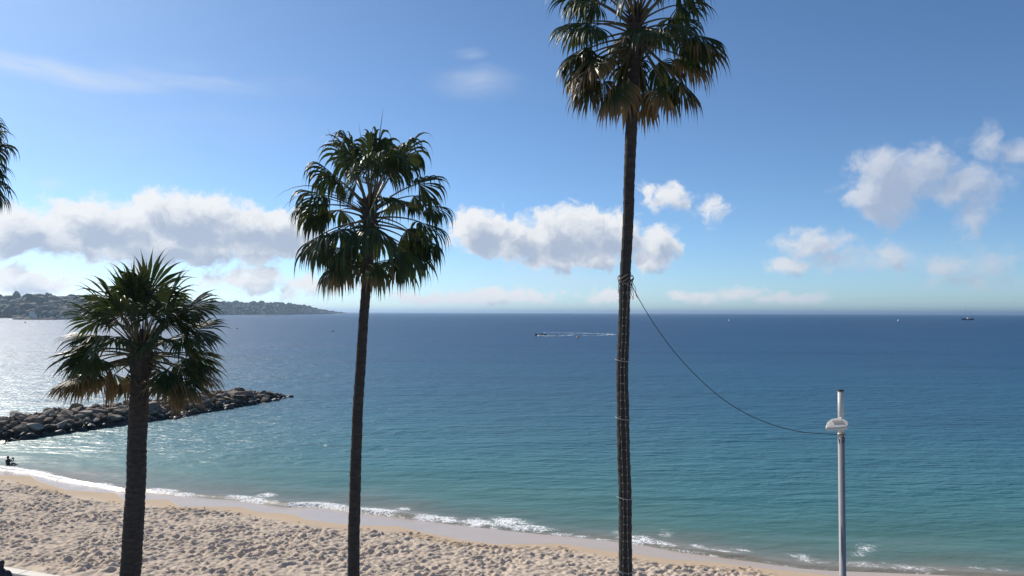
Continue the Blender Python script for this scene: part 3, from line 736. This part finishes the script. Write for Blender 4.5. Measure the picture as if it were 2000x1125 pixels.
# two snapped fronds that dangle from the stout palm
def dangling(root, o0, hook, length, seed):
    r2 = np.random.default_rng(seed); V = []; F = []; A = []
    for k in range(40):
        a = r2.uniform(0, 6.28); sp = r2.uniform(.02, .13); p = hook - o0 + np.array([math.cos(a) * .03, math.sin(a) * .03, 0]); L = length * r2.uniform(.45, 1.0); o_ = len(V)
        for j in range(7):
            s = j / 6; rad_ = sp * math.sin(min(s * 2.2, 1.57)) * (1 - .35 * s)
            c = p + np.array([math.cos(a) * rad_, math.sin(a) * rad_, -s * L + (.06 * math.sin(s * 3.14 * 1.0) if j < 2 else 0)]); wd_ = .016 * (1 - s)**.6 + .003
            tang = np.array([-math.sin(a + .7), math.cos(a + .7), 0]); V += [c - tang * wd_, c + tang * wd_]; A += [1, 1]
            if j: b0 = o_ + 2 * j; F.append((b0 - 2, b0 - 1, b0 + 1, b0))
    o = link('broken_frond', mesh(V, F, {'along': A, 'age': [1.0] * len(A)}), leaf_m, root); o['label'] = 'dead brown frond hanging straight down'
    tp = P1t + np.array([0, 0, -.2]); hk = hook - o0; mid = (tp + hk) / 2 + np.array([0, 0, .22])
    MB().tube([tp, (tp + mid) / 2 + np.array([0, 0, .1]), mid, (mid + hk) / 2 + np.array([0, 0, .07]), hk, hk - np.array([0, 0, .1])], .018, 5).build('stalk', stalk_m, o, True)
dangling(P1r, P1o, aty(214, 726, 19.2), 1.1, 5); dangling(P1r, P1o, aty(342, 742, 19.2), 1.05, 6)

# ------------------------------------------------------------------ light strings on the tallest palm
wire_m = simple('pale_wire', (.15, .135, .11), .6); bulb_m = simple('bulb_glass', (.5, .48, .44), .3); tie_m = simple('tie_strap', (.36, .35, .32), .6)
def trunk_x(y): return np.interp(y, [540, 640, 720, 820, 950, 1125], [1222, 1218, 1215, 1217, 1220, 1222]), np.interp(y, [540, 1125], [23, 28])
bm_ = MB().ball((0, 0, 0), .012, 6, 4); bdat = None
for kk, (lab, off) in enumerate([('thin light string running down the sunny left side of trunk', -.42), ('thin light string running down the middle of the trunk', .18)]):
    pts = []
    for y in np.arange(548, 1330, 8):
        x, wd_ = trunk_x(min(y, 1125)); a = off + .06 * math.sin(y * .021 + kk * 2)
        r_ = wd_ / FPX * 18.5 / 2 * 1.10; c = aty(x, y, 18.5); pts.append(c + np.array([a * r_, -math.sqrt(max(0, 1 - a * a)) * r_ - .012, 0]))
    pts = [p for p in pts if p[2] > PROM_Z + .4]
    rt_ = tag(empty('light_string', pts[-1]), lab, 'string lights', 'light strings on the palm'); o0 = np.array(rt_.location)
    MB().tube([p - o0 for p in pts], .007, 4).build('wire', wire_m, rt_)
    for i in range(1, len(pts), 2):
        o = bm_.build('bulb', bulb_m, rt_) if bdat is None else link('bulb', bdat, None, rt_)
        bdat = o.data; o.location = pts[i] - o0 + np.array([random.uniform(-.02, .02), -.02, 0])
for y, which in ((703, 'highest pale strap round the trunk, below the tangle of wire'), (816, 'pale strap second below the tangle of wire on the tallest palm'), (972, 'pale strap round the tallest palm trunk level with the surf'), (1112, 'pale strap round the tallest palm trunk level with dry sand')):
    x, wd_ = trunk_x(y); c = aty(x, y, 18.5); r_ = wd_ / FPX * 18.5 / 2 * 1.16
    ring_ = [(r_ * math.cos(a), r_ * math.sin(a), .03 * math.sin(a * 1 + y)) for a in np.linspace(0, 2 * math.pi, 21)]
    o = MB().tube(ring_, .008, 5, False).build('tie_strap', tie_m); o.location = c
    tag(o, which, 'strap', 'straps round the tallest palm')
# knot of wire where the cable is made fast
x, wd_ = trunk_x(548); c = aty(x, 548, 18.5); r_ = wd_ / FPX * 18.5 / 2 * 1.14; kn = MB()
for k in range(5): kn.tube([(r_ * (1 + .05 * k) * math.cos(a), r_ * (1 + .05 * k) * math.sin(a), .07 * math.sin(a * 2 + k) + .045 * k - .1) for a in np.linspace(0, 6.28, 25)], .010, 5, False)
for k in range(9):
    a0 = random.uniform(3.4, 6.6); p = np.array([r_ * 1.08 * math.cos(a0), r_ * 1.08 * math.sin(a0), -.05]); q = [p]
    for j in range(8): q.append(q[-1] + np.array([random.uniform(-.03, .035), random.uniform(-.015, .01), -random.uniform(.03, .07)]))
    kn.tube(q, .007, 4)
o = kn.build('wire_coil', wire_m); o.location = c; tag(o, 'tangle of pale wire coiled round the tallest palm where cable starts', 'wire')

# ------------------------------------------------------------------ lamp post, cable
LD = 16.0
white_m = simple('white_paint', (.56, .53, .48), .4, 0, .05, 3); galv = simple('galvanised_steel', (.27, .265, .27), .6, .1, .15, 6); black_m = simple('black_plastic', (.02, .02, .022), .5)
lt = aty(1642, 764, LD); lj = aty(1643, 850, LD)
lamp = tag(empty('lamp_post', (lt[0], LD, PROM_Z)), 'tall grey lamp post with flat white head near the top', 'lamp post')
H = lt[2] - PROM_Z; HJ = lj[2] - PROM_Z; pxm = LD / FPX
MB().tube([(0, 0, 0), (0, 0, .3), (0, 0, .31), (0, 0, HJ)], [.11, .11, 6.6 * pxm, 6.2 * pxm], 24).build('pole', galv, lamp, True)
MB().tube([(0, 0, HJ - .05), (0, 0, H)], 5.6 * pxm, 24).build('upper_pole', white_m, lamp, True)
MB().tube([(0, 0, H), (0, 0, H + .015), (0, 0, H + .03)], [6.4 * pxm, 6.4 * pxm, 5.9 * pxm], 24).build('cap', black_m, lamp)
MB().tube([(0, 0, HJ - .02), (0, 0, HJ + .05)], 6.7 * pxm, 24).build('collar', white_m, lamp, True)
sn = MB().ball((5.6 * pxm + .03, 0, H - .40), .022, 8, 6).tube([(0, 0, H - .40), (5.6 * pxm + .03, 0, H - .40)], .01, 6); sn.build('sensor', white_m, lamp, True)
# head: a flattened shell reaching out over the road, tilted
zc = aty(1632, 823, LD)[2] - PROM_Z
outl = [(-.285, -.21), (-.25, -.10), (-.17, .05), (-.05, .17), (.07, .20), (.17, .17), (.235, .09), (.25, -.02), (.22, -.13), (.16, -.20), (.0, -.225), (-.16, -.22)]
V = []; F = []; no = len(outl)
for sc_, z in ((.95, -.05), (1.0, -.03), (.99, .0), (.90, .014), (.6, .022)): V += [(x * sc_, y * sc_, z) for x, y in outl]
for k in range(4):
    for i in range(no): j = (i + 1) % no; F.append((k*no+i, k*no+j, (k+1)*no+j, (k+1)*no+i))
F += [tuple(range(no))[::-1], tuple(4*no+i for i in range(no))]
head = link('lamp_head', mesh(V, F), white_m, lamp); head.location = (-.205, -.24, zc); head.rotation_euler = (R(21), R(-4), R(-6))
MB().add([(x * .86, y * .86, -.05) for x, y in outl] + [(x * .86, y * .86, -.058) for x, y in outl], [tuple(range(no)), tuple(range(no, 2*no))[::-1]] + [(i, no+i, no+(i+1)%no, (i+1)%no) for i in range(no)]).build('lens', simple('lamp_lens', (.25, .26, .27), .2), head)
fin = None
for i in range(6):
    o = MB().box((0, 0, 0), (.014, .15, .02)).build('cooling_fin', galv, head) if fin is None else link('cooling_fin', fin, None, head)
    fin = o.data; o.location = (-.07 + i * .036, -.02, .028)
MB().tube([(0, 0, zc + .05), (-.03, -.08, zc + .06), (-.10, -.2, zc + .0)], [.05, .045, .035], 10).build('bracket', white_m, lamp, True)
hook = MB(); hook.tube([(r0 * math.cos(a), r0 * math.sin(a), 0) for r0 in (6.9 * pxm,) for a in np.linspace(0, 6.28, 21)], .012, 5, False)
hook.tube([(.0, -6.5 * pxm, 0), (.02, -.1, -.06), (.025, -.09, -.13), (0, -.085, -.17), (-.02, -.085, -.12)], .011, 6)
o = hook.build('cable_clamp', black_m, lamp); o.location = (0, 0, HJ + .02)
ca, cb = aty(1233, 556, 18.35), np.array([lt[0] - .07, LD, lj[2] + .02])
MID = [(1233,556),(1260,607),(1300,667),(1340,715),(1390,764),(1440,800),(1490,824),(1540,840),(1590,847),(1640,849)]
cp = []
for px, py in MID:
    f_ = (px - 1233) / (1640 - 1233); dep_ = 18.35 + (16.0 - 18.35) * f_; cp.append(aty(px, py, dep_))
cp = np.array(cp); cp[-1] = cb; cp[0] = ca
tq = np.linspace(0, len(cp) - 1, 60); cps = np.stack([np.interp(tq, range(len(cp)), cp[:, c]) for c in range(3)], -1)
ker = np.ones(9) / 9; sm = np.stack([np.convolve(np.pad(cps[:, c], 4, 'reflect', reflect_type='odd'), ker, 'valid') for c in range(3)], -1)
o = MB().tube(sm, .009, 6).build('cable', simple('black_rubber', (.03, .035, .045), .6)); tag(o, 'dark cable sagging from the tallest palm to the lamp post', 'cable')

# ------------------------------------------------------------------ boats and buoys
hull_m = simple('dark_hull', (.015, .02, .03), .4); deck_m = simple('white_deck', (.8, .8, .78), .5); orange = simple('orange_buoy', (.75, .28, .12), .5); mast_m = simple('mast_alloy', (.30, .33, .37), .5); skin_m = simple('skin', (.35, .22, .15), .6)
def hull(L, B, Hh, sheer=.3, n=14):
    V = []; F = []
    for i in range(n):
        s = i / (n - 1); x = (s - .5) * L; b_ = B / 2 * (math.sin(min(s * 1.9 + .75, 1.57)) if s < .5 else math.cos((s - .5) / .5 * 1.5)**.7); hz = Hh * (1 + sheer * (2 * s - 1)**2 + sheer * max(0, s - .5))
        V += [(x, -b_, hz), (x, -b_ * .75, -.2), (x, 0, -.4), (x, b_ * .75, -.2), (x, b_, hz)]
    for i in range(n - 1):
        for j in range(4): a = i * 5 + j; F.append((a, a + 5, a + 6, a + 1))
        F.append((i*5, i*5+4, (i+1)*5+4, (i+1)*5))
    F.append((0, 1, 2, 3, 4)); return V, F
# motor boat heading left with a standing helmsman
bp_ = onz(1056, 656.3)
mbt = tag(empty('motor_boat', (bp_[0], bp_[1], 0), R(180)), 'small dark motor boat speeding ahead of its white wake', 'motor boat')
V, F = hull(6.6, 2.2, .9, .45); link('hull', mesh(V, F), hull_m, mbt)
MB().box((-.4, 0, 1.1), (1.0, .9, .9)).build('console', hull_m, mbt); MB().box((-3.35, 0, .8), (.5, .5, 1.1)).build('outboard_engine', hull_m, mbt)
def skin_body(name, joints, edges, radii, material, subdiv=2, parent=None, loc=(0, 0, 0), rz=0.0):
    me = bpy.data.meshes.new(name); me.from_pydata(joints, edges, []); o = bpy.data.objects.new(name, me); COL.objects.link(o)
    o.modifiers.new('skin', 'SKIN'); sv = me.skin_vertices[0].data
    for i, r in enumerate(radii): sv[i].radius = (r, r) if np.isscalar(r) else r
    sv[0].use_root = True
    ss_ = o.modifiers.new('sub', 'SUBSURF'); ss_.levels = subdiv; ss_.render_levels = subdiv
    dg = bpy.context.evaluated_depsgraph_get(); m2_ = bpy.data.meshes.new_from_object(o.evaluated_get(dg)); bpy.data.objects.remove(o)
    m2_.materials.clear(); o = link(name, m2_, material, parent, True); o.location = loc; o.rotation_euler = (0, 0, rz); return o
jacket = simple('dark_clothing', (.018, .022, .035), .85, 0, .3, 6); hair_m = simple('dark_hair', (.015, .012, .010), .6)
J = [(0,0,.95),(0,0,1.2),(0,0,1.42),(0,0,1.52),(0,0,1.62),(0,0,1.74),(0,.2,1.4),(.18,.26,1.15),(.38,.2,1.15),(0,-.2,1.4),(.18,-.26,1.15),(.38,-.2,1.15),(0,.1,.9),(.04,.11,.5),(0,.11,.08),(.14,.12,.03),(0,-.1,.9),(.04,-.11,.5),(0,-.11,.08),(.14,-.12,.03)]
E = [(0,1),(1,2),(2,3),(3,4),(4,5),(2,6),(6,7),(7,8),(2,9),(9,10),(10,11),(0,12),(12,13),(13,14),(14,15),(0,16),(16,17),(17,18),(18,19)]
RR = [.15,.14,.15,.06,.10,.08,.07,.05,.035,.07,.05,.035,.10,.07,.05,.04,.10,.07,.05,.04]
o = skin_body('person', J, E, RR, jacket, 2, None, (bp_[0] + 1.2, bp_[1], .35), R(180)); tag(o, 'person in dark clothes standing at the helm of the motor boat', 'person')
# wake: low ridges of churned water behind it
foam_m, t, b = mat('wake_foam'); gp = t.n('ShaderNodeNewGeometry').outputs['Position']
t.l.new(t.mix(t.mr(t.noise(gp, .5, 4, .7), .4, .62), (.05, .12, .18, 1), (.85, .87, .88, 1)), b.inputs['Base Color']); b.inputs['Roughness'].default_value = .6
def wake(pts, wd0, wd1, h0, h1):
    P_ = np.array([onz(px, py) for px, py in pts]); N = 90; qi = np.linspace(0, len(P_) - 1, N); C = np.stack([np.interp(qi, range(len(P_)), P_[:, c]) for c in range(2)], -1)
    gx = np.zeros((N, 7)); gy = gx.copy(); gz = gx.copy()
    for i in range(N):
        f_ = i / (N - 1); a = C[min(i + 1, N - 1)] - C[max(i - 1, 0)]; n_ = nrm(np.array([-a[1], a[0]])); wv = (wd0 + (wd1 - wd0) * f_) * (.7 + .6 * random.random()); hv = (h0 + (h1 - h0) * f_) * (.5 + random.random())
        for j in range(7):
            s = (j - 3) / 3; gx[i, j], gy[i, j] = C[i] + n_ * wv * s; gz[i, j] = .03 + hv * (1 - s * s) - .06 * abs(s)
    tag(link('wake', grid_mesh(gx, gy, gz), foam_m), kind='stuff')
wake([(1050,656.4),(1065,656.6),(1090,656.6),(1112,655.6),(1120,654)], 1.6, 1.2, .55, .3)
wake([(1056,649.5),(1090,650),(1130,650.8),(1170,652),(1205,654)], .4, 1.0, .12, .22)
wake([(1135,656),(1165,656),(1185,655),(1205,653.5)], .5, 1.2, .15, .25)
# mooring buoys
def buoy(px, py, r, material, label, cat='buoy', tall=1.6):
    p = onz(px, py); root = tag(empty('buoy', (p[0], p[1], 0), 0), label, cat, 'buoys off the beach')
    MB().ball((0, 0, r * .25), (r, r, r * .8), 12, 8).build('float', material, root, True)
    MB().tube([(0, 0, r * .8), (.08 * r, 0, r * tall), (.1 * r, 0, r * tall * 1.25)], [r * .45, r * .28, r * .05], 8).build('top_mark', material, root, True)
buoy(1128, 660, .8, orange, 'orange and white buoy floating beside the motor boat wake'); buoy(1424, 627, 1.9, deck_m, 'white buoy far out beyond the sagging cable'); buoy(1755, 627, 2.0, deck_m, 'white buoy far out towards the anchored two-master')
buoy(463, 642.5, .7, hull_m, 'dark buoy off the wooded point beside the stout palm crown'); buoy(650, 648, .7, hull_m, 'dark buoy just beside the slender palm trunk'); buoy(49, 630.5, 1.0, hull_m, 'dark buoy off the harbour mole')
# two-masted ship at anchor
sp = onz(1890, 625.2); ship = tag(empty('sailing_ship', (sp[0], sp[1], 0), R(180)), 'dark two-masted sailing ship at anchor near the horizon', 'ship')
V, F = hull(27, 5.5, 3.0, .28, 18); link('hull', mesh(V, F), hull_m, ship)
MB().box((-1.0, 0, 4.5), (4.2, 3.2, 2.6)).build('deckhouse', deck_m, ship); MB().box((5.5, 0, 3.8), (4, 3, 1.2)).build('cabin', hull_m, ship)
for x, h in ((4.2, 33), (-7.2, 25)): MB().tube([(x, 0, 2), (x, 0, h * .6), (x, 0, h)], [.32, .26, .12], 8).build('mast', mast_m, ship)
for x, h in ((4.2, 9), (-7.2, 8)): MB().tube([(x, 0, h - 3), (x - 8, 0, h - 2.5)], .18, 6).build('boom', mast_m, ship)
MB().tube([(12, 0, 3.2), (18, 0, 4.8)], [.2, .08], 6).build('bowsprit', mast_m, ship)
for a, b_ in (((4.2, 0, 32), (17.5, 0, 4.7)), ((4.2, 0, 32), (-7.2, 0, 24)), ((-7.2, 0, 24), (-13, 0, 3.4))): MB().tube([a, b_], .04, 4).build('stay', mast_m, ship)

# ------------------------------------------------------------------ people
wet = simple('black_wetsuit', (.012, .013, .018), .45, 0, .3, 6)
pw_ = onz(15, 909.5, .05)
# sitting at the water's edge, facing along the shore, forearms raised
J = [(0,0,.12),(0,0,.34),(-.02,0,.52),(0,0,.62),(.01,0,.70),(.02,0,.80),
     (0,.19,.50),(.22,.22,.36),(.44,.14,.40),(.52,.10,.62),(0,-.19,.50),(.22,-.22,.36),(.44,-.14,.40),(.53,-.08,.62),
     (.05,.11,.12),(.46,.15,.22),(.82,.14,.08),(.94,.15,.14),(.05,-.11,.12),(.46,-.15,.22),(.82,-.14,.08),(.94,-.15,.14)]
E = [(0,1),(1,2),(2,3),(3,4),(4,5),(2,6),(6,7),(7,8),(8,9),(2,10),(10,11),(11,12),(12,13),(0,14),(14,15),(15,16),(16,17),(0,18),(18,19),(19,20),(20,21)]
RR = [.16,.14,.15,.06,.10,.08,.075,.055,.045,.04,.075,.055,.045,.04,.10,.075,.055,.04,.10,.075,.055,.04]
o = skin_body('person', J, E, RR, wet, 2, None, tuple(pw_), R(-12)); tag(o, 'person in black sitting at the water edge with forearms raised', 'person')
MB().ball((0.0, 0, .775), (.108, .10, .10), 10, 8).build('hair', hair_m, o, True)
ph = MB().box((.53, .01, .70), (.05, .20, .14)); q = ph.build('phone', black_m); q.location = pw_; q.rotation_euler = (0, 0, R(-12)); tag(q, 'small dark object held up by person sitting at water edge', 'phone')
# standing on the promenade by the wall, seen from behind
hp = aty(2.5, 1093, 28.6); zb = PROM_Z
st_ = hp[2] - zb; k = st_ / 1.78
J = [(0,0,.98),(0,.02,1.2),(0,.02,1.40),(0,.02,1.52),(0,.03,1.60),(0,.03,1.71),
     (.20,.02,1.40),(.29,.0,1.14),(.22,.22,1.05),(.12,.34,1.10),(-.20,.02,1.40),(-.29,0,1.14),(-.22,.22,1.05),(-.12,.34,1.10),
     (.10,0,.92),(.11,.02,.50),(.11,-.02,.09),(.12,.14,.04),(-.10,0,.92),(-.11,.02,.50),(-.11,-.02,.09),(-.12,.14,.04)]
RR = [(.18,.14),(.17,.13),(.19,.13),.065,.095,.075,.10,.075,.06,.04,.10,.075,.06,.04,.11,.08,.055,.045,.11,.08,.055,.045]
J = [tuple(q * k for q in j) for j in J]
o = skin_body('person', J, E, RR, jacket, 2, None, (hp[0], 28.6, zb), R(8)); tag(o, 'person with dark hair and navy jacket standing by the cream wall', 'person')
MB().ball((0, .02 * k, 1.675 * k), (.10, .115, .12), 12, 8).build('hair', hair_m, o, True)

# ------------------------------------------------------------------ haze over the water
hz_m = bpy.data.materials.new('haze'); hz_m.use_nodes = True; hz_m.node_tree.nodes.clear(); t = NT(hz_m.node_tree)
vol = t.n('ShaderNodeVolumePrincipled'); vol.inputs['Color'].default_value = (.58, .78, 1.0, 1); vol.inputs['Density'].default_value = 8e-5; vol.inputs['Anisotropy'].default_value = .62
out = t.n('ShaderNodeOutputMaterial'); t.l.new(vol.outputs[0], out.inputs['Volume'])
hz = MB().box((0, 15500, 47), (99000, 40000, 98)).build('haze', hz_m); tag(hz, kind='stuff')
sc.cycles.use_denoising = True
sc.cycles.max_bounces = 8; sc.cycles.volume_bounces = 0; sc.cycles.transparent_max_bounces = 8
sc.cycles.sample_clamp_indirect = 4.0
